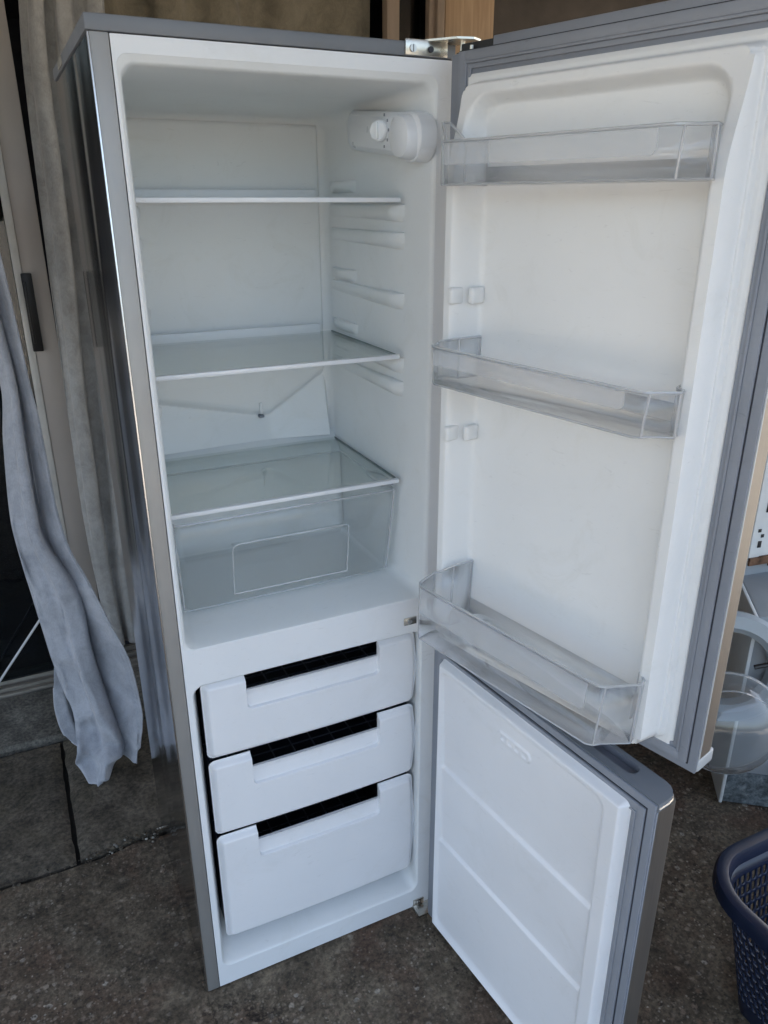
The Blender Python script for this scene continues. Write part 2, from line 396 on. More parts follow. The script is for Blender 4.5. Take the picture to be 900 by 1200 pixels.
# rubble along the broken joint
b = B()
for k in range(170):
    x = random.uniform(-.45, .3) if k % 3 else random.uniform(-.2, .02)
    y = edge_y(x)+random.gauss(.004, .010); r = random.uniform(.0015, .0045)*random.uniform(.7, 1.5)
    c = Vector((x, y, .001)); mt = M['stone'] if k % 9 == 0 else M['slab']
    rr = bmesh.ops.create_icosphere(b.b, subdivisions=1, radius=r)
    for v in rr['verts']: v.co = Vector((v.co.x*random.uniform(.7, 1.5), v.co.y, v.co.z*.7))*random.uniform(.8, 1.1)+c
    for f in {f for v in rr['verts'] for f in v.link_faces}: f.material_index = b.mi(mt)
rub = tag(b.build('joint_rubble', floor), kind='stuff')

# house wall with its openings, dark room behind, porch roof
b = B(); b.box(-2.5, -2.0, 1.52, 1.62, -.05, 2.62, M['wallm']); b.box(1.56, 3.6, 1.50, 1.62, -.05, 2.62, M['wallm'])
b.box(-2.0, 1.56, 1.50, 1.62, 2.36, 2.62, M['wallm']); house = tag(b.build('house_wall'), 'dark brown house wall behind the fridge to the right of the boards', 'wall')
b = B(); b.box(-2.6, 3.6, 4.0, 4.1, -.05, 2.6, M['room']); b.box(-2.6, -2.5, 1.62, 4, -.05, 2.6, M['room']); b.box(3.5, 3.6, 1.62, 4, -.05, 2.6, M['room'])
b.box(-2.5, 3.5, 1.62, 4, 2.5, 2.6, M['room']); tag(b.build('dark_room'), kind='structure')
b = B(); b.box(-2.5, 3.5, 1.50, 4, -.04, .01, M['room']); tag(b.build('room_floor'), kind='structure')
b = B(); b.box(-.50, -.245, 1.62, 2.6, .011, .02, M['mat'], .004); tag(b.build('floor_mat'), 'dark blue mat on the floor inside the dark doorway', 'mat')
b = B(); b.box(-2.6, 3.6, -1.75, 1.62, 2.62, 2.70, M['roofm']); tag(b.build('porch_ceiling'), kind='structure')

# ================================================================== REFRIGERATOR
W, D, H = .55, .52, 1.819
ZC = 1.799
fr = empty('refrigerator', (0, 0, 0))
tag(fr, 'tall silver fridge freezer with both doors wide open and empty white shelves', 'refrigerator')
# body: sides, back, base
b = B(); b.box(0, .004, .003, D, .0, ZC, M['side']); b.build('side_panel', fr)
b = B(); b.box(W-.004, W, .003, D, .0, ZC, M['side']); b.build('side_panel', fr)
b = B(); b.box(.004, W-.004, D-.008, D-.002, .02, ZC, M['capg']); b.build('back_panel', fr)
b = B(); b.box(.004, W-.004, .02, D-.01, .004, .02, M['capg']); b.build('base_plate', fr)
# bright metal sliver standing in for the corner highlight, and silver strip
for x0, x1, xe in ((.0015, .0265, 0),):
    b = B(); b.box(x0, x1, -.0005, .006, 0, ZC-.0005, M['strip'], .0015); st = b.build('front_strip', fr)
    s_ = 1 if xe == 0 else -1
    b = B(); b.box(min(xe-s_*.0012, xe+s_*.0016), max(xe-s_*.0012, xe+s_*.0016), -.0018, .004, 0, ZC-.001, M['edge'], .0009, 2); b.build('edge_highlight_trim', st)
# top cap
b = B(); b.box(-.003, W+.003, -.003, D+.002, ZC, H, M['capg'], .0022); cap = b.build('top_cap', fr)
b = B(); b.box(-.0042, -.003, .33, .40, ZC+.003, H-.003, M['stone']); b.build('tape_scrap', cap)
# fridge compartment liner
XL, XR = .036, .519
FZ0, FZ1 = .848, 1.765
b = B()
def ringy(x0, x1, z0, z1, r, y): return [(x, y, z) for x, z in rrect(x0, x1, z0, z1, r, 8)]
b.loft([ringy(.0275, W+.0004, .7745, ZC-.0015, .001, .0), ringy(XL-.004, XR+.004, FZ0-.001, 1.776, .016, .0)], M['white'], False)
b.loft([ringy(XL-.004, XR+.004, FZ0-.001, 1.776, .016, .0), ringy(XL-.003, XR+.003, FZ0, 1.775, .017, .0012), ringy(XL-.001, XR+.001, FZ0+.0005, 1.768, .02, .0014),
        ringy(XL+.001, XR-.001, FZ0+.001, FZ1, .02, .005), ringy(XL+.003, XR-.003, FZ0+.004, FZ1-.002, .022, .012),
        ringy(XL+.010, XR-.011, FZ0+.006, FZ1-.010, .024, .20), ringy(XL+.014, XR-.014, FZ0+.007, FZ1-.016, .03, .425),
        ringy(XL+.019, XR-.019, FZ0+.012, FZ1-.022, .03, .442), ringy(XL+.034, XR-.034, FZ0+.03, FZ1-.038, .03, .4505)], M['liner'], True, cap1=True)
b.build('fridge_liner', fr, fix=False, sharp=60)
# rear hump behind the crisper
b = B(); prof = [(.451, 1.10), (.440, 1.088), (.424, 1.075), (.405, 1.06), (.398, 1.04), (.392, .90), (.385, .87), (.36, .852)]
b.loft([[(x, y, z) for y, z in prof] for x in (XL+.016, XR-.016)], M['liner'], True, closed=False); b.build('rear_hump', fr, sharp=60)
# evaporator plate: V-shaped lower edge
def plate(x, z):
    vz = 1.139+(.33-x)*(.050/.224) if x < .33 else 1.139+max(0, x-.35)*(.085/.135)
    edge = min(x-.075, .492-x, 1.742-z)
    low = .4518-.0155*sst(0, .07, x-.055)*sst(0, .02, .497-x)*0-max(0, vz-z)*.30*sst(0, .012, x-.056)*sst(.498, .484, x)
    y = low-(.014*sst(0, .010, edge)-.004*sst(-.016, .0, z-vz)*sst(.02, .002, z-vz))*sst(-.003, .011, z-vz)
    return y
heightfield('evaporator_plate', axis_pts(.055, .500, .005, [(.492, .012)]), axis_pts(1.085, 1.742, .0035), plate, M['liner'], fr, .4525)
# drain hole and its spout
b = B(); b.box(.324, .336, .434, .449, 1.137, 1.143, M['grey'], .002); dr = b.build('drain_hole', fr)
b = B(); b.box(.3255, .3325, .431, .440, 1.146, 1.172, M['liner'], .002); b.build('drain_spout', dr)
# shelf rails on both side walls
def rail(x_wall, sgn, y0, y1, z1, hgt, out, name='shelf_rail'):
    b = B(); r_ = []
    n = 14
    for i in range(n+1):
        t = i/n; y = y0+(y1-y0)*t
        k = min(1, t/.02+.0)*(1-.6*t) if name == 'shelf_rail' else math.sin(math.pi*min(1, max(.02, t)))**.5
        o = out*max(.02, k if i else 0.05)
        xw = x_wall+sgn*.001-sgn*0.012*(y/.44)
        hh = hgt*(1-.25*t) if name == 'shelf_rail' else hgt
        r_.append([(xw, y, z1+.002), (xw-sgn*o*.85, y, z1+.0005), (xw-sgn*o, y, z1-.003), (xw-sgn*o*.95, y, z1-hh*.55), (xw-sgn*o*.6, y, z1-hh*.92), (xw, y, z1-hh)])
    b.loft(r_, M['liner'], True, True, True, closed=True); return b.build(name, fr, sharp=48)
for z in (1.585, 1.538, 1.432, 1.313, 1.268):
    for xw, sg in ((XR, 1), (XL, -1)): rail(xw, sg, .086, .415, z, .030, .022)
for z in (1.628, 1.458, 1.351):
    for xw, sg in ((XR, 1), (XL, -1)): rail(xw, sg, .285, .42, z, .022, .018, 'shelf_stop')

# shelves
def shelf(z, ztrim):
    b = B(); b.box(.050, .499, .092, .424, z-.002, z+.002, M['glass'])
    sh = b.build('shelf', fr)
    b = B(); b.box(.047, .501, .084, .095, z-.0045, z+.0035, M['white'], .0015); b.build('front_trim', sh)
    b = B(); b.box(.047, .47, .414, .426, z-.004, z+.020, M['white'], .003); b.build('rear_trim', sh)
    for xa, xb in ((.499, .5012), (.0478, .050)):
        b = B(); b.box(xa, xb, .096, .424, z-.0022, z+.0025, M['gedge']); b.build('glass_edge', sh)
    return sh
shelf(1.594, 1); shelf(1.320, 1)
sh = shelf(1.072, 1)
for ch in list(sh.children):
    if ch.name.startswith('rear_trim'): bpy.data.objects.remove(ch)
b = B(); b.box(.047, .501, .424, .431, 1.068, 1.075, M['gedge'], .001); b.build('rear_trim', sh)
# hanging runner under the lowest shelf front right
b = B(); b.box(.470, .497, .10, .18, 1.058, 1.067, M['rim'], .002); b.build('shelf_runner', sh)

# crisper drawer
def crisper():
    b = B(); n = 8
    def P(x0, x1, y0, y1, z, r): return [(x, y, z) for x, y in rrect(x0, x1, y0, y1, r, n)]
    b.loft([P(.053, .497, .094, .385, 1.050, .014), P(.055, .495, .096, .383, 1.020, .014), P(.062, .489, .118, .378, .868, .016), P(.068, .483, .124, .372, .861, .014)], M['crisp'], True, cap1=True)
    o = b.build('crisper_drawer', fr, fix=False)
    so_ = o.modifiers.new('s', 'SOLIDIFY'); so_.thickness = .0022; so_.offset = 0
    b = B(); b.tube(P(.053, .497, .094, .385, 1.050, .014), .0024, M['rim'], 6, closed=True)
    b.tube([(.053, .097, 1.05), (.061, .118, .868)], .002, M['rim'], 6); b.tube([(.496, .097, 1.05), (.488, .119, .868)], .0026, M['rim'], 6)
    b.tube([(.488, .119, .866), (.300, .119, .863), (.064, .119, .863)], .0008, M['rim'], 6); b.build('drawer_rim', o)
    # recessed grip: a shallow outlined panel
    b = B()
    def yf(z): return .094+(1.05-z)*(.118-.094)/.18-.002
    pl = rrect(.158, .396, .882, .992, [.008, .014, .002, .002], 5)
    b.tube([(x, yf(z)-.001, z) for x, z in pl], .0014, M['rim'], 6, closed=True)
    f = b.b.faces.new([b.b.verts.new((x, yf(z)+.0, z)) for x, z in pl]); f.material_index = b.mi(M['crisp'])
    b.box(.160, .394, yf(.99)-.001, yf(.99)+.016, .986, .989, M['crisp'])
    b.build('grip_recess', o, fix=False)
crisper()

# thermostat and lamp housing on the right wall
b = B(); xw = .513; zc = 1.690
def stad(y0, y1, z0, z1, x, sl=0):
    z0 += .012; z1 += .012
    r = (z1-z0)/2*.92
    return [(x+.0*yy, yy, zz+(yy-.12)*sl) for yy, zz in rrect(y0, y1, z0, z1, r, 8)]
b.loft([stad(-.012, .285, 1.655, 1.722, xw+.004, .10), stad(-.012, .285, 1.655, 1.722, xw-.024, .10), stad(-.008, .280, 1.657, 1.720, xw-.028, .10), stad(.002, .268, 1.663, 1.714, xw-.033, .10)], M['housing'], True, cap1=True)
th = b.build('thermostat_housing', fr)
b = B()
b.loft([stad(-.010, .074, 1.648, 1.724, xw+.003, .10), stad(-.010, .074, 1.648, 1.724, xw-.022, .10), stad(-.009, .073, 1.649, 1.723, xw-.024, .10), stad(-.007, .069, 1.652, 1.720, xw-.0245, .10), stad(-.006, .067, 1.653, 1.719, xw-.038, .10), stad(-.003, .062, 1.656, 1.716, xw-.045, .10), stad(.008, .050, 1.666, 1.706, xw-.050, .10)], M['white'], True, cap1=True)
b.build('lamp_cover', th)
b = B()
ax = Vector((-.80, -.60, -.02)).normalized(); qd = Matrix.Translation((xw-.028, .118, 1.703)) @ ax.to_track_quat('Z', 'Y').to_matrix().to_4x4()
rings = []
for h, r in ((.0, .017), (.022, .0165), (.0245, .0145), (.0248, .013)):
    rings.append([qd @ Vector((r*(1+.03*math.cos(8*t*math.pi/16))*math.cos(t*math.pi/16), r*(1+.03*math.cos(8*t*math.pi/16))*math.sin(t*math.pi/16), h)) for t in range(32)])
b.loft(rings, M['knob'], True, cap1=True)
b.box(-.0022, .0022, -.013, .013, .024, .030, M['knob'], .001, tf=qd)
kn = b.build('thermostat_dial', th)
b = B()
for t in range(5):
    a = R(-70+35*t)
    b.box(xw-.0342, xw-.0325, .115-.026*math.cos(a)-.0015, .115-.026*math.cos(a)+.0015, 1.703+.026*math.sin(a)-.0022, 1.703+.026*math.sin(a)+.0022, M['gasket'])
b.build('dial_marks', th)

# freezer compartment liner
ZT = .772
b = B()
b.loft([ringy(.0275, W+.0004, .001, .7745, .001, 0), ringy(.038, .514, .052, ZT, .022, 0)], M['white'], False)
b.loft([ringy(.038, .514, .052, ZT, .022, 0), ringy(.040, .512, .054, ZT-.002, .022, .0015), ringy(.041, .511, .056, ZT-.003, .024, .006),
        ringy(.0535, .509, .078, ZT-.005, .024, .05), ringy(.055, .507, .082, ZT-.006, .024, .10), ringy(.056, .506, .085, ZT-.007, .024, .40), ringy(.07, .49, .10, ZT-.03, .024, .42)], M['liner'], True, cap1=True)
b.build('freezer_liner', fr, fix=False, sharp=60)

# freezer drawers
def drawer(z0, z1, x0=.0572, x1=.505):
    hx0, hx1 = .140, .4185; notch = .036; rec = .074
    yf = .004
    def fn(x, z):
        d = -sdrr(x, z, x0, x1, z0, z1, .016)
        y = yf+.012*(1-sst(0, .013, d))
        y += .004*((x-.285)/.22)**2
        dr = -sdrr(x, z, hx0, hx1, z1-rec, z1+.05, .010)
        y += (.0125-.0055*(z1-notch-z)/(rec-notch))*sst(-.0003, .0014, dr)
        # finger lip along the bottom of the slot
        y -= .0035*sst(-.0005, .0005, dr-.001)*math.exp(-((z-(z1-notch))**2)/.000012)
        return y
    def mask(x, z):
        if sdrr(x, z, x0, x1, z0, z1, .014) > .0008: return False
        return not (hx0-.0001 < x < hx1+.0001 and z > z1-notch-.0001)
    xs = sorted(set(axis_pts(x0-.0005, x1+.0005, .012, [(x0+.006, .009), (x1-.006, .009), (hx0+.001, .004), (hx1-.001, .004), (hx1-.007, .006), (hx0+.007, .006)])) | {hx0, hx1})
    zs = sorted(set(axis_pts(z0-.0005, z1+.0005, .010, [(z0+.006, .009), (z1-.006, .009), (z1-rec, .005), (z1-rec+.006, .006), (z1-notch, .003)])) | {z1-notch})
    o = heightfield('drawer', xs, zs, fn, M['drawer'], fr, .020, mask)
    for v in o.data.vertices:      # the moulded fronts bow outwards at the hinge side
        if v.co.x > .43: v.co.x += .0075*((v.co.x-.43)/.075)*(math.sin(math.pi*min(1, max(0, (v.co.z-z0)/(z1-z0))))-.35)
    # dark basket behind
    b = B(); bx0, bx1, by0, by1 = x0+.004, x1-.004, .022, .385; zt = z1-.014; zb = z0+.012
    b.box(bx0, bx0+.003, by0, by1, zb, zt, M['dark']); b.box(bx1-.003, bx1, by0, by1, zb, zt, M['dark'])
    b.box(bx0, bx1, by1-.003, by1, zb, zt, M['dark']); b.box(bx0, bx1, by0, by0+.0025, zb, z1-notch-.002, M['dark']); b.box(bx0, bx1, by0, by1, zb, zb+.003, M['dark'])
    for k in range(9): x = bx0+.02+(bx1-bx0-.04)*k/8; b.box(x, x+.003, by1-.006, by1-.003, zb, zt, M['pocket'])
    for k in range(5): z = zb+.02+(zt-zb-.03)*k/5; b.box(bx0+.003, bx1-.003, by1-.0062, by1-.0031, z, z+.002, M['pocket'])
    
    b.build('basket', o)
    b = B()
    for k in range(9): x = x0+.03+(x1-x0-.06)*k/8; b.box(x, x+.003, .025, .38, zb+.003, zb+.006, M['pocket'])
    for k in range(11): y = .05+.03*k; b.box(bx0, bx1, y, y+.0025, zb+.0031, zb+.0058, M['pocket'])
    b.build('grille', o)
    return o
drawer(.5895, .7625); drawer(.3995, .581); drawer(.114, .3925)

# ------------------------------------------------------------------ doors
UH, VH = -.0044, .0339
def door_obj(ang, bld, name, sag=0):
    o = bld.build(name, fr, sharp=40); c, s = math.cos(ang), math.sin(ang)
    o.location = (W-UH+c*UH-s*VH, -VH+s*UH+c*VH, 0); o.rotation_euler = (0, 0, ang); return o
# local door coordinates: x=-u, y=-v (v = outwards when closed)
def dbox(b, u0, u1, v0, v1, z0, z1, m, bev=0, **k): return b.box(-u1, -u0, -v1, -v0, z0, z1, m, bev, **k)
A1, A2 = 1.8411, 1.6880
def door_body(z0, z1, t):
    b = B()
    # skin: front and sides in steel with rounded long edges
    pl = [(0, .006), (0, t-.012)]+[(.012-.012*math.cos(R(a)), t-.012+.012*math.sin(R(a))) for a in (30, 60, 90)]
    pl += [(W-.012+.012*math.sin(R(a)), t-.012+.012*math.cos(R(a))) for a in (0, 30, 60, 90)]+[(W, .006)]
    b.prism([(-u, -v) for u, v in pl], z0+(.024 if z1 > 1 else .012), z1-.014, M['skin'])
    # grey inner frame with moulded steps
    zt_ = z1-.016 if z1 > 1 else z1-.0005
    dbox(b, -.0045, W-.0005, .0008, .0062, z0+.0005, zt_, M['grey'], .0018)
    if z1 > 1: dbox(b, .078, W-.0005, .0009, .0060, z1-.020, z1-.0006, M['grey'], .0018)
    return b
def gasket(parent, z0, z1):
    b = B()
    for off, wd, hh in ((.0148, .0135, .0045), (.0283, .004, .0058), (.0323, .007, .003)):
        for a, c in (((off, z0+off), (off+wd, z1-off)), ((W-off-wd, z0+off), (W-off, z1-off))):
            dbox(b, a[0], c[0], -hh, .001, a[1], c[1], M['gasket'], .0012)
        dbox(b, off+wd-.001, W-off-wd+.001, -hh+.0002, .001, z0+off, z0+off+wd, M['gasket'], .0012); dbox(b, off+wd-.001, W-off-wd+.001, -hh+.0002, .001, z1-off-wd, z1-off, M['gasket'], .0012)
    g = b.build('gasket', parent)
    b = B()
    for a, c in ((.0132, .0150), (W-.0150, W-.0132)): dbox(b, a, c, -.0006, .001, z0+.0132, z1-.0132, M['seam'])  # near-black strips stand in for the shadow line at the gasket fold
    dbox(b, .015, W-.015, -.0006, .001, z0+.0132, z0+.0150, M['seam']); dbox(b, .015, W-.015, -.0006, .001, z1-.0142, z1-.0132, M['seam'])
    b.build('seam', parent)
UZ0, UZ1, UT = .785, 1.814, .052
ud = door_obj(A1, door_body(UZ0, UZ1, UT), 'upper_door')
gasket(ud, UZ0, UZ1)
# steel side trims (bright line) and end caps
b = B(); dbox(b, W-.0008, W+.0012, .0040, .0075, UZ0+.025, UZ1-.014, M['capl'], .0006); b.build('edge_trim', ud)
b = B(); dbox(b, -.001, W+.001, .0062, UT+.001, UZ0, UZ0+.0245, M['capl'], .004, seg=3); b.build('end_cap', ud)['label'] = 'pale grey plastic cap along the lower edge of the door'
b = B(); dbox(b, .078, W+.001, .006, UT+.001, UZ1-.0145, UZ1, M['grey'], .002); b.build('end_cap', ud)['label'] = 'grey plastic cap along the top edge of the door'
# upper door liner relief
U0, U1, Z0_, Z1_ = .031, .5095, .806, 1.768
def ulin(x, z):
    u = -x
    d = -sdrr(u, z, U0, U1, Z0_, Z1_, .012)          # inside the outline
    v = -.004*sst(0, .003, d)
    plate_ = -sdrr(u, z, U0+.010, U1-.012, Z0_+.014, Z1_-.012, .02)
    v -= .010*sst(0, .004, plate_)
    # dykes down both long sides
    k = sst(1.752, 1.61, z)
    dyk = -sdrr(u, z, U0+.012, U1-.019, Z0_+.016, 1.754, .022)
    v -= (.014+.028*k)*sst(0, .0045, dyk)
    cav = -sdrr(u, z, .061, .470, .838, 1.7375, .045)
    q = sst(-.001, .016+.008*k, cav); v = v*(1-q)-.006*q
    return -v
xs = [-q for q in axis_pts(U0, U1, .006, [(.068, .014), (.044, .006), (.463, .014), (.494, .006)])][::-1]
zs = axis_pts(Z0_, Z1_, .007, [(1.731, .012), (1.752, .010), (.83, .03), (Z0_+.01, .01)])
heightfield('door_liner', xs, zs, ulin, M['cream'], ud, -.001)
# nubs for spare bins
for z in (1.452, 1.226):
    for u, v_ in ((.060, -.050), (.079, -.022)):
        b = B(); dbox(b, u, u+.012, v_-.012, v_+.016, z-.013, z+.013, M['cream'], .004, seg=3); b.build('bin_peg', ud)

def bin_(zb, hf, hr, vf, tilt, grip, ul=.060, ur=.455, ht=0, name='door_bin'):
    """clear door bin; plan polyline from rear hinge side round the front"""
    b = B()
    def plan(g, off):
        return [(.086, -.008), (.079, -.050), (min(.056, ul), -.060), (min(.053, ul), -.072), (ul+off, vf+.018), (ul+.004+off, vf+.006), (ul+.013+off, vf), (ur-.015-off, vf), (ur-.006-off, vf+.006), (ur-off, vf+.018), (.478, -.072), (.475, -.060), (.461, -.050), (.452, -.008)]
    P0, P1 = plan(0, .004), plan(0, 0)
    def Z(i, top):
        if not top: return zb
        return zb+(hr if i in (0, 1) else hf+ht if i in (2, 3) else hf)
    outer = lambda P, e: P
    rings = []
    for (P, k) in ((P0, 0), (P1, 1)):
        rings.append([(-u, -v, (zb if k == 0 else Z(i, 1))) for i, (u, v) in enumerate(P)])
    b.loft(rings, M['clearp'], False, closed=False)
    f = b.b.faces.new([b.b.verts.new(p) for p in rings[0]]); f.material_index = b.mi(M['clearp'])
    # back wall, low
    q = [(-.086, .008), (-.452, .008)]
    f = b.b.faces.new([b.b.verts.new((q[0][0], q[0][1], zb)), b.b.verts.new((q[1][0], q[1][1], zb)), b.b.verts.new((q[1][0], q[1][1], zb+hf*.45)), b.b.verts.new((q[0][0], q[0][1], zb+hf*.45))]); f.material_index = b.mi(M['clearp'])
    o = b.build(name, ud, fix=False)
    md = o.modifiers.new('s', 'SOLIDIFY'); md.thickness = .0024; md.offset = 0
    b = B(); b.tube(rings[1], .0022, M['rim'], 6); b.tube(rings[0], .0018, M['rim'], 6)
    for i in (0, 1, 3, 5, 8, 10, 12, 13): b.tube([rings[0][i], rings[1][i]], .0018, M['rim'], 6)
    
    rm = b.build('bin_rim', ud)
    # frosted grip band on the front
    b = B(); y0 = -vf+.0016
    gz1 = zb+hf-.003; gz0 = gz1-grip
    pl = rrect(-.425, -ul-.016, gz0, gz1, [.001, .001, .009, .001], 5)
    b.loft([[(x, y, z) for x, z in pl] for y in (y0, y0+.0022)], M['frost'], False, True, True)
    gb = b.build('bin_grip', ud)
    objs = (o, rm, gb)
    if tilt:
        c = Vector((-.26, -.08, zb)); T = Matrix.Translation(c) @ Matrix.Rotation(tilt, 4, 'Y') @ Matrix.Translation(-c)
        for q_ in objs: q_.data.transform(T)
    return o
bin_(1.614, .056, .060, -.102, 0, .028, .073, .458, .028)
bin_(1.318, .058, .064, -.110, R(-1.4), .024, .068, .460)
bin_(.850, .106, .124, -.125, R(-2.8), .048)

# lower door
LZ0, LZ1, LT = .010, .767, .0556
ld = door_obj(A2, door_body(LZ0, LZ1, LT), 'lower_door')
gasket(ld, LZ0, LZ1)
b = B(); dbox(b, W-.0008, W+.0012, .0040, .0075, LZ0+.014, LZ1-.014, M['grey'], .0006); b.build('edge_trim', ld)
LU0, LU1, LZa, LZb = .031, .512, .028, .748
def llf(x, z):
    u = -x
    d = -sdrr(u, z, LU0, LU1, LZa, LZb, .012)
    v = .003+.017*sst(0, .012, d)
    cav = -sdrr(u, z, LU0+.012, LU1-.036, LZa+.012, LZb-.018, .022)
    v -= .008*sst(0, .010, cav)
    for g in (.493, .295):
        t = z-g
        v -= .0055*sst(-.007, .003, t)*sst(.19, 0, t)*sst(0, .012, cav)
    em = -sdrr(u, z, .215, .305, .672, .697, .012); v += .0030*sst(0, .003, em)
    for k in range(4):
        q = -sdrr(u, z, .226+.019*k, .238+.019*k, .679, .690, .003); v -= .0022*sst(0, .002, q)
    return v
xs = [-q for q in axis_pts(LU0, LU1, .008, [(LU0+.006, .008), (LU1-.006, .008), (LU1-.036, .012), (LU0+.016, .008), (.26, .05)])][::-1]
xs = sorted(set(xs) | {-(.21+.1*i/40) for i in range(41)})
zs = sorted(set(axis_pts(LZa, LZb, .010, [(LZa+.006, .008), (LZb-.006, .008), (.493, .016), (.295, .016), (LZb-.018, .01)])) | {.668+.034*i/20 for i in range(21)})
heightfield('door_liner', xs, zs, llf, M['drawer'], ld, -.001)
# top cap with grip trough
b = B(); out = [(-.0005, .006), (-.0005, LT+.001)]+[(W-.028+.028*math.sin(R(a)), LT-.027+.028*math.cos(R(a))) for a in (0, 22, 45, 68, 90)]+[(W+.001, .006)]
gr = [(u, v) for u, v in rrect(.12, .486, .022, .048, .012, 6)]
zt = LZ1+.001
ov = [b.b.verts.new((-u, -v, zt)) for u, v in out]; iv = [b.b.verts.new((-u, -v, zt)) for u, v in gr]
eo = [b.b.edges.new((ov[i], ov[(i+1) % len(ov)])) for i in range(len(ov))]; ei = [b.b.edges.new((iv[i], iv[(i+1) % len(iv)])) for i in range(len(iv))]
bmesh.ops.triangle_fill(b.b, edges=eo+ei, use_beauty=True)
b.mi(M['capg'])
lo = [b.b.verts.new((-u, -v, LZ1-.0135)) for u, v in out]
for i in range(len(ov)): f = b.b.faces.new((ov[i], ov[(i+1) % len(ov)], lo[(i+1) % len(lo)], lo[i]))
dn = [b.b.verts.new((-u*.98-.006, -v, zt-.013)) for u, v in gr]
for i in range(len(iv)):
    f = b.b.faces.new((iv[i], iv[(i+1) % len(iv)], dn[(i+1) % len(dn)], dn[i])); f.material_index = b.mi(M['pocket']); f.smooth = True
f = b.b.faces.new(dn); f.material_index = b.mi(M['pocket'])
b.build('grip_cap', ld, sharp=40)
b = B(); pts = [(-u, -v) for u, v in out[1:]]
b.tube([(x, y, LZ1-.007) for x, y in pts], .0022, M['edge'], 6); b.build('cap_trim', ld)
b = B(); dbox(b, -.001, W+.001, .006, LT+.001, LZ0, LZ0+.0125, M['grey'], .002); b.build('end_cap', ld)

# hinges
hg = B(); hg.box(.462, .536, -.0065, -.003, ZC+.001, H+.003, M['zinc'], .001)
hg.prism([(.497, .03), (.497, -.002), (.530, -.045), (.556, -.052), (.575, -.040), (.572, -.02), (.549, .03)], H+.001, H+.004, M['zinc'])
hg.tube([(.549, -.030, H-.03), (.549, -.030, H+.003)], .004, M['zinc'], 10)
hg = hg.build('top_hinge', fr)
b = B(); b.tube([(.474, -.0065, H-.010), (.474, -.010, H-.010)], .0055, M['screw'], 12); b.box(.4735, .4745, -.0105, -.0098, H-.015, H-.005, M['seam']); b.build('hinge_screw', hg)
b = B(); b.tube([(.505, -.0068, H-.010), (.505, -.010, H-.010)], .0045, M['seam'], 10); b.build('hinge_screw', hg)
b = B(); b.box(.470, .498, -.004, -.0005, .792, .808, M['zinc'], .001); mh = b.build('middle_hinge', fr)
b = B(); b.tube([(.482, -.004, .800), (.482, -.0065, .800)], .0045, M['screw'], 12); b.build('hinge_screw', mh)
b = B(); b.box(.50, .545, -.035, -.0005, .0, .006, M['zinc'], .001); b.box(.502, .530, -.004, -.0005, .0, .022, M['zinc'], .001); bh = b.build('bottom_hinge', fr)
b = B(); b.tube([(.515, -.004, .013), (.515, -.007, .013)], .0045, M['screw'], 12); b.build('hinge_screw', bh)
# black block standing for cavity shade round the top pivot of the upper door
b = B(); dbox(b, .001, .0775, .016, UT-.001, UZ1-.0139, UZ1-.001, M['black']); dbox(b, .001, .0775, .006, .0299, UZ1-.0155, UZ1-.0135, M['black']); b.build('pivot_cavity_shade', ud)
b = B()
for u in (.028, .050): b.tube([(-u, -.010, UZ1-.015), (-u, -.010, UZ1-.006-.006*(u > .04))], .0028, M['zinc'], 8)
b.build('pivot_pin', ud)

# ================================================================== DOORWAY, CURTAINS
sd_ = empty('sliding_glass_door', (-.06, 1.4, 0)); tag(sd_, 'sliding glass door stile left of the fridge with white edge and black latch', 'door')
b = B(); b.box(-.030, .038, 0, .045, .03, 2.36, M['post'], .002); s1 = b.build('stile', sd_)
b = B(); b.box(-.052, -.0305, -.004, .045, .03, 2.36, M['postw'], .002); b.build('stile_edge', sd_)
b = B(); b.box(-.036, -.006, -.014, -.0045, 1.165, 1.395, M['black'], .003); b.box(-.031, -.024, -.022, -.014, 1.19, 1.37, M['black'], .002); b.build('latch', sd_)
b = B(); b.box(-1.3, -.054, .018, .024, .035, 2.36, M['doorglass']); b.build('glass_pane', sd_)
b = B()
for y0, y1, z1 in ((1.365, 1.385, .012), (1.385, 1.40, .024), (1.40, 1.425, .014), (1.425, 1.44, .03), (1.44, 1.47, .016), (1.47, 1.49, .032)):
    b.box(-1.9, 1.5, y0, y1-.0005, -.02, z1, M['sill'], .002)
tag(b.build('door_track'), 'weathered metal sliding door track on the doorstep at left', 'door track')
b = B(); b.tube([(-.42, 1.36, .02), (-.285, 1.34, .20), (-.15, 1.32, .38)], .004, M['cord'], 8); tag(b.build('white_cord'), 'thin white cord running slantwise across the dark doorway', 'cord')

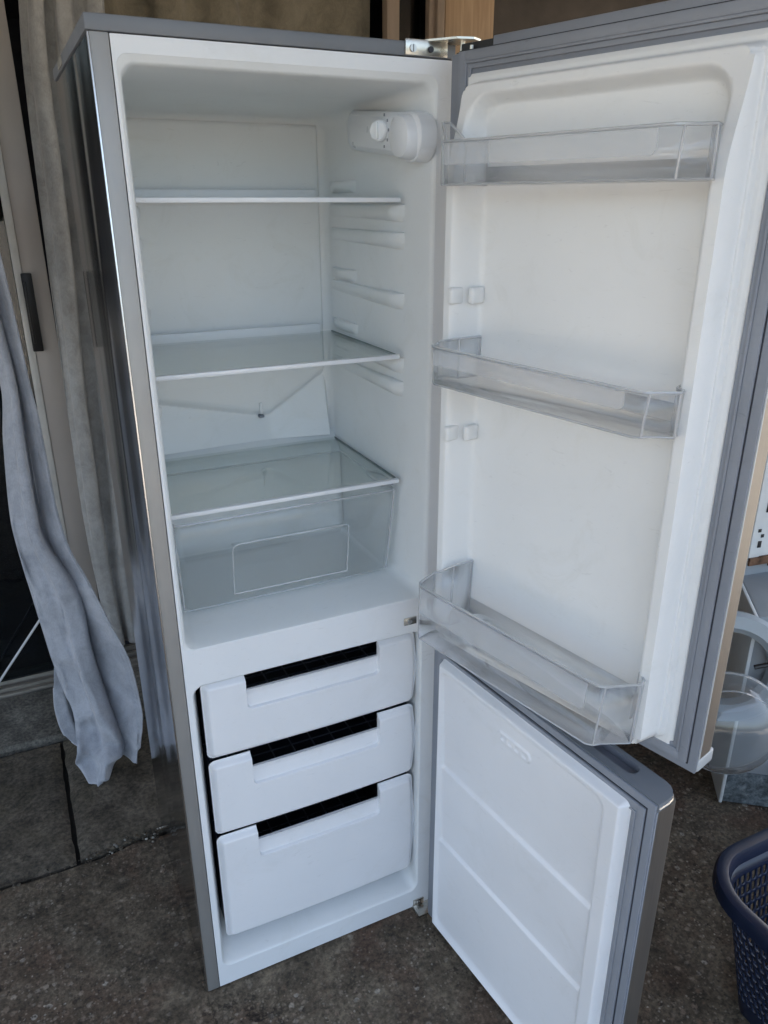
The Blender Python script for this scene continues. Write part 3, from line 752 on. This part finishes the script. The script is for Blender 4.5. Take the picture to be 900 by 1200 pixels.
def cloth(name, rows, folds, amp, m, thick=.003, n=130, seed=0, fine=.006, tw=0, roll=0, hem=0, crease=0):
    """rows: (z, xl, xr, y) from top to bottom; folds run down the cloth"""
    b = B(); V = []
    K = len(rows); sub = 9; zr = []
    def cr(p0, p1, p2, p3, t): return .5*((2*p1)+(-p0+p2)*t+(2*p0-5*p1+4*p2-p3)*t*t+(-p0+3*p1-3*p2+p3)*t**3)
    for k in range(K-1):
        for q in range(sub):
            a, b0, c, d = rows[max(k-1, 0)], rows[k], rows[k+1], rows[min(k+2, K-1)]
            zr.append(tuple(cr(a[i], b0[i], c[i], d[i], q/sub) for i in range(4)))
    zr.append(rows[-1])
    for r_i, (z, xl, xr, y) in enumerate(zr):
        row = []
        for i in range(n+1):
            t = i/n; x = xl+(xr-xl)*t
            wd = min(1, abs(xr-xl)/.10)
            ph = folds*2*math.pi*(t+.10*noise.noise(Vector((t*2+seed, z*1.1, seed))))+seed
            a = amp*wd*(.65+.7*noise.noise(Vector((t*3, z*1.6, seed+4))))
            yy = y-a*math.cos(ph)-.16*a*math.cos(2.3*ph+1+z*2)+fine*noise.noise(Vector((x*16, z*7, seed+9)))+tw*(t-.5)*wd+roll*(t**5+(1-t)**5)
            yy += .010*(abs(noise.noise(Vector((x*9+z*5, z*5-x*3, seed+2))))-.2)
            yy += hem*sst(.30, .05, z)*(abs(noise.noise(Vector((x*14, z*16, seed))))-.25)*2
            cz = noise.noise(Vector((x*7+z*3.5+seed, z*4.2-x*2, seed*2))); c2_ = noise.noise(Vector((x*15-z*6, z*8+x*5, seed*3)))
            kz = .35+.65*sst(1.0, .35, z)
            yy -= crease*kz*((1-abs(cz)*2.2)**3 if abs(cz) < .45 else 0)+crease*.5*kz*((1-abs(c2_)*2.4)**3 if abs(c2_) < .41 else 0)
            xx = x+.25*a*math.sin(2*ph)*(1 if .03 < t < .97 else 0)
            row.append(b.b.verts.new((xx, yy, z+.004*noise.noise(Vector((x*20, z*20, seed)))*(r_i == len(zr)-1))))
        V.append(row)
    for j in range(len(V)-1):
        for i in range(n):
            f = b.b.faces.new((V[j][i], V[j][i+1], V[j+1][i+1], V[j+1][i])); f.smooth = True
    b.mi(m); o = b.build(name, sharp=180)
    md = o.modifiers.new('s', 'SOLIDIFY'); md.thickness = thick
    return o
front = [(2.30, -.75, -.30, 1.12), (1.95, -.58, -.24, 1.10), (1.70, -.45, -.20, 1.07), (1.468, -.30, -.172, 1.05), (1.30, -.235, -.162, 1.05), (1.145, -.196, -.157, 1.034), (.985, -.215, -.159, 1.018), (.80, -.232, -.160, 1.0), (.70, -.231, -.150, .98),
         (.55, -.217, -.082, .95), (.39, -.200, -.076, .92), (.28, -.186, -.066, .90), (.18, -.165, -.052, .855), (.105, -.172, -.036, .825), (.05, -.185, -.050, .797), (.012, -.160, -.115, .775)]
cg = cloth('grey_curtain', front, 1.15, .036, M['greyf'], seed=1.3, roll=.045, hem=.040, crease=.012)
tag(cg, 'long grey blackout curtain trailing out of the doorway onto the paving', 'curtain')
behind = [(2.25, -.62, -.26, 1.16), (1.80, -.42, -.17, 1.14), (1.45, -.26, -.14, 1.12), (1.14, -.17, -.125, 1.07), (1.047, -.165, -.118, 1.055), (.88, -.17, -.115, 1.045), (.78, -.17, -.112, 1.03), (.68, -.165, -.097, 1.01), (.572, -.15, -.059, .99),
          (.461, -.13, -.026, .965), (.346, -.12, .008, .945), (.234, -.11, .019, .925), (.162, -.10, .016, .89), (.095, -.09, -.002, .86), (.04, -.08, -.02, .835)]
c2 = cloth('curtain_fold', behind, .9, .022, M['greyf'], seed=3.1, tw=-.19, hem=.03, crease=.010); c2.parent = cg
# loose bottom loop trailing at the left of the hem
loop = [(.32, -.196, -.12, .96), (.24, -.208, -.12, .965), (.17, -.212, -.11, .955), (.11, -.20, -.10, .93), (.07, -.165, -.09, .90), (.05, -.12, -.08, .88)]
c3 = cloth('curtain_fold', loop, 1.0, .03, M['greyf'], seed=5.5, crease=.008); c3.parent = cg
hang = [(2.34, .03, .24, 1.34), (2.1, .012, .23, 1.34), (1.9, -.004, .22, 1.335), (1.44, -.018, .20, 1.33), (1.0, -.028, .18, 1.33), (.6, -.03, .17, 1.33), (.3, -.02, .15, 1.325), (.14, -.01, .14, 1.32)]
tag(cloth('pale_curtain', hang, 3.1, .034, M['beige'], seed=2.2, crease=.006), 'pale pleated curtain hanging between the door stile and the fridge side', 'curtain')
hb = [(2.35, .16, 1.15, 1.60), (1.7, .16, 1.15, 1.60), (1.0, .16, 1.15, 1.60), (.1, .16, 1.15, 1.60)]
tag(cloth('brown_curtain', hb, 5, .028, M['tan'], n=220, seed=4.4), 'brown pleated curtain hanging above and behind the fridge top', 'curtain')
hl = [(2.35, -1.3, -.16, 1.62), (1.7, -1.3, -.17, 1.62), (1.45, -1.3, -.20, 1.62), (1.15, -1.3, -.40, 1.62), (.9, -1.3, -.70, 1.62)]
# timber of the window beside the door
b = B(); b.box(.165, .187, 1.462, 1.50, .04, 2.36, M['pine'], .002); b.box(.187, .20, 1.47, 1.50, .04, 2.36, M['black']); b.box(.152, .165, 1.47, 1.50, .04, 2.36, M['black']); tag(b.build('door_jamb'), 'narrow pine jamb with dark edges behind the fridge corner', 'jamb')
wf = empty('window_frame', (1.25, 1.5, 0)); tag(wf, 'beige wooden window frame with a dark gap behind the fridge hinge', 'window')
b = B(); b.box(-.108, -.062, -.04, .0, .04, 2.36, M['frame'], .003); b.build('frame_post', wf)
b = B(); b.box(.055, .078, -.03, .0, .04, 2.36, M['frame'], .003); b.box(.078, .108, -.045, .0, .04, 2.36, M['frame'], .003); b.build('frame_post', wf)
b = B(); b.box(-.062, .055, .04, .046, .04, 2.36, M['doorglass']); b.build('glass_pane', wf)
b = B(); b.box(1.362, 1.558, 1.46, 1.498, -.03, 2.36, M['pine'], .003); tag(b.build('pine_board'), 'light pine board standing beside the dark wall above the hinge', 'board')

# ================================================================== RIGHT BACKGROUND
wm = empty('washing_machine', (1.455, -.06, 0), R(-38)); tag(wm, 'scrapped grey washing machine behind the open fridge door with its round door open', 'washing machine')
b = B(); b.box(.010, .60, .0, .5, .015, .60, M['appl'], .006); b.build('cabinet', wm)
b = B(); b.box(-.001, .009, -.010, .5, .0, .60, M['applw'], .003); b.build('side_panel', wm)
b = B(); b.box(.0095, .30, -.004, -.0005, .004, .11, M['grime']); b.build('kick_plate', wm)
b = B(); b.box(.12, .5, -.012, -.001, .13, .145, M['applw'], .003); b.build('panel_fold', wm)
# open round door: ring + clear bowl
dc = Vector((1.385, -.06, .465)); nrm = Vector((-.60, -.78, .10)).normalized()
q = nrm.to_track_quat('Z', 'Y').to_matrix().to_4x4()
b = B(); T = Matrix.Translation(dc) @ q
def circ(r, h, n=40): return [T @ Vector((r*math.cos(2*math.pi*i/n), r*math.sin(2*math.pi*i/n), h)) for i in range(n)]
b.loft([circ(.150, -.03), circ(.158, .0), circ(.150, .012), circ(.120, .020), circ(.104, .008), circ(.100, -.020)], M['ring'], True)
def keep(o):
    """mesh was built in world coordinates: undo the parent's own placement"""
    p_ = o.parent; o.matrix_parent_inverse = (Matrix.Translation(p_.location) @ p_.rotation_euler.to_matrix().to_4x4()).inverted(); return o
keep(b.build('door_ring', wm))
b = B(); b.loft([circ(.142, -.004), circ(.137, .002), circ(.132, .02), circ(.122, .05), circ(.098, .085), circ(.06, .105), circ(.02, .112)], M['bowl'], True, cap1=True)
b.tube(circ(.140, 0), .0035, M['rim'], 6, closed=True); b.tube(circ(.118, .055), .002, M['rim'], 6, closed=True)
# the bowl is tipped out of its ring, hanging lower
bo = keep(b.build('door_bowl', wm, fix=False)); bo.data.transform(Matrix.Translation((-.03, -.045, -.13)))
b = B(); c0 = T @ Vector((.0, .0, .02)); b.tube([(1.40, -.125, .50), (1.43, -.145, .512), (1.50, -.17, .53)], .006, M['black'], 8); keep(b.build('latch_hook', wm))
b = B(); b.box(1.62, 1.68, -.07, -.01, 0, .018, M['pine'], .003); tag(b.build('wood_chock'), 'small wooden chock on the floor under the grey washing machine', 'chock')
ap = empty('stripped_appliance', (1.60, .10, 0), R(-8)); tag(ap, 'white stripped appliance panel with holes and a rusty torn edge beyond the fridge door', 'appliance')
b = B(); b.box(0, .5, 0, .02, .655, 1.5, M['applw'], .003); b.box(-.03, .5, .0205, .4, .0, 1.49, M['appl'], .004); b.build('cabinet', ap)
for x, z, w_, h_ in ((.028, .915, .05, .022), (.03, .80, .03, .06), (.016, .742, .010, .010), (.028, .725, .010, .010), (.022, .695, .012, .02)):
    b = B(); b.box(x, x+w_, -.002, -.0005, z, z+h_, M['black'], .0005); b.build('panel_hole', ap)
b = B()
for k in range(14): x = k*.035; b.box(x, x+.04, -.006-.004*random.random(), .0-.0005, .628+.018*random.random(), .664+.006*random.random(), M['rust'])
b.build('rusty_edge', ap)

# ------------------------------------------------------------------ laundry basket
bk = empty('laundry_basket', (1.166, -.722, 0)); tag(bk, 'dark blue plastic laundry basket with slotted sides on the rough concrete', 'basket')
def bring(grow, z, rad=.13, n=10):
    x0, x1, y0, y1 = -.262-grow, .262+grow, -.33-grow, .308+grow
    return [(x, y, z) for x, y in rrect(x0, x1, y0, y1, rad+grow, n)]
ZR = .35
b = B()
prof = [(-.034, ZR-.028), (-.032, ZR-.012), (-.026, ZR-.002), (-.014, ZR), (-.004, ZR-.003), (.0, ZR-.010), (.001, ZR-.030), (-.003, ZR-.033), (-.005, ZR-.014), (-.014, ZR-.006), (-.026, ZR-.010), (-.030, ZR-.028)]
b.loft([bring(g, z) for g, z in prof], M['navy'], True); b.build('rim', bk)
# slotted wall: octagonal slots cut through every cell
def wall_pt(s_, z):
    g = -.030-.075*(ZR-.03-z)/ZR
    r_ = bring(g, z, .13, 16)
    per = [0]
    for i in range(len(r_)): per.append(per[-1]+(Vector(r_[(i+1) % len(r_)])-Vector(r_[i])).length)
    t = (s_ % 1)*per[-1]
    import bisect
    k = bisect.bisect_right(per, t)-1; k = min(k, len(r_)-1)
    f = (t-per[k])/(per[k+1]-per[k]) if per[k+1] > per[k] else 0
    return Vector(r_[k]).lerp(Vector(r_[(k+1) % len(r_)]), f)
b = B(); NS, NZ = 116, 10; zlo, zhi = .045, ZR-.055
cache = {}
def wv_(a, c):
    k = (round(a, 6), round(c, 6))
    k = (round(a % 1, 6), k[1])
    if k not in cache: cache[k] = b.b.verts.new(wall_pt(k[0], c))
    return cache[k]
ds = 1/NS; dz = (zhi-zlo)/NZ
for i in range(NS):
    for j in range(NZ):
        s0, z0 = i*ds, zlo+j*dz
        sq = [(0, 0), (.5, 0), (1, 0), (1, .5), (1, 1), (.5, 1), (0, 1), (0, .5)]
        oc = [(.17, .16), (.5, .08), (.83, .16), (.86, .5), (.83, .84), (.5, .92), (.17, .84), (.14, .5)]
        A = [wv_(s0+a*ds, z0+c*dz) for a, c in sq]; O = [b.b.verts.new(wall_pt(s0+a*ds, z0+c*dz)) for a, c in oc]
        for k in range(8): b.b.faces.new((A[k], A[(k+1) % 8], O[(k+1) % 8], O[k]))
for zA, zB in ((.0, zlo), (zhi, ZR-.028)):
    for i in range(NS*2):
        a, c = i*ds/2, (i+1)*ds/2
        f = b.b.faces.new((wv_(a, zA), wv_(c, zA), wv_(c, zB), wv_(a, zB)))
b.mi(M['navy']); f = b.b.faces.new([wv_(i*ds/2, .0) for i in range(NS*2)]) 
bw = b.build('slotted_wall', bk, sharp=60); md = bw.modifiers.new('s', 'SOLIDIFY'); md.thickness = .0035
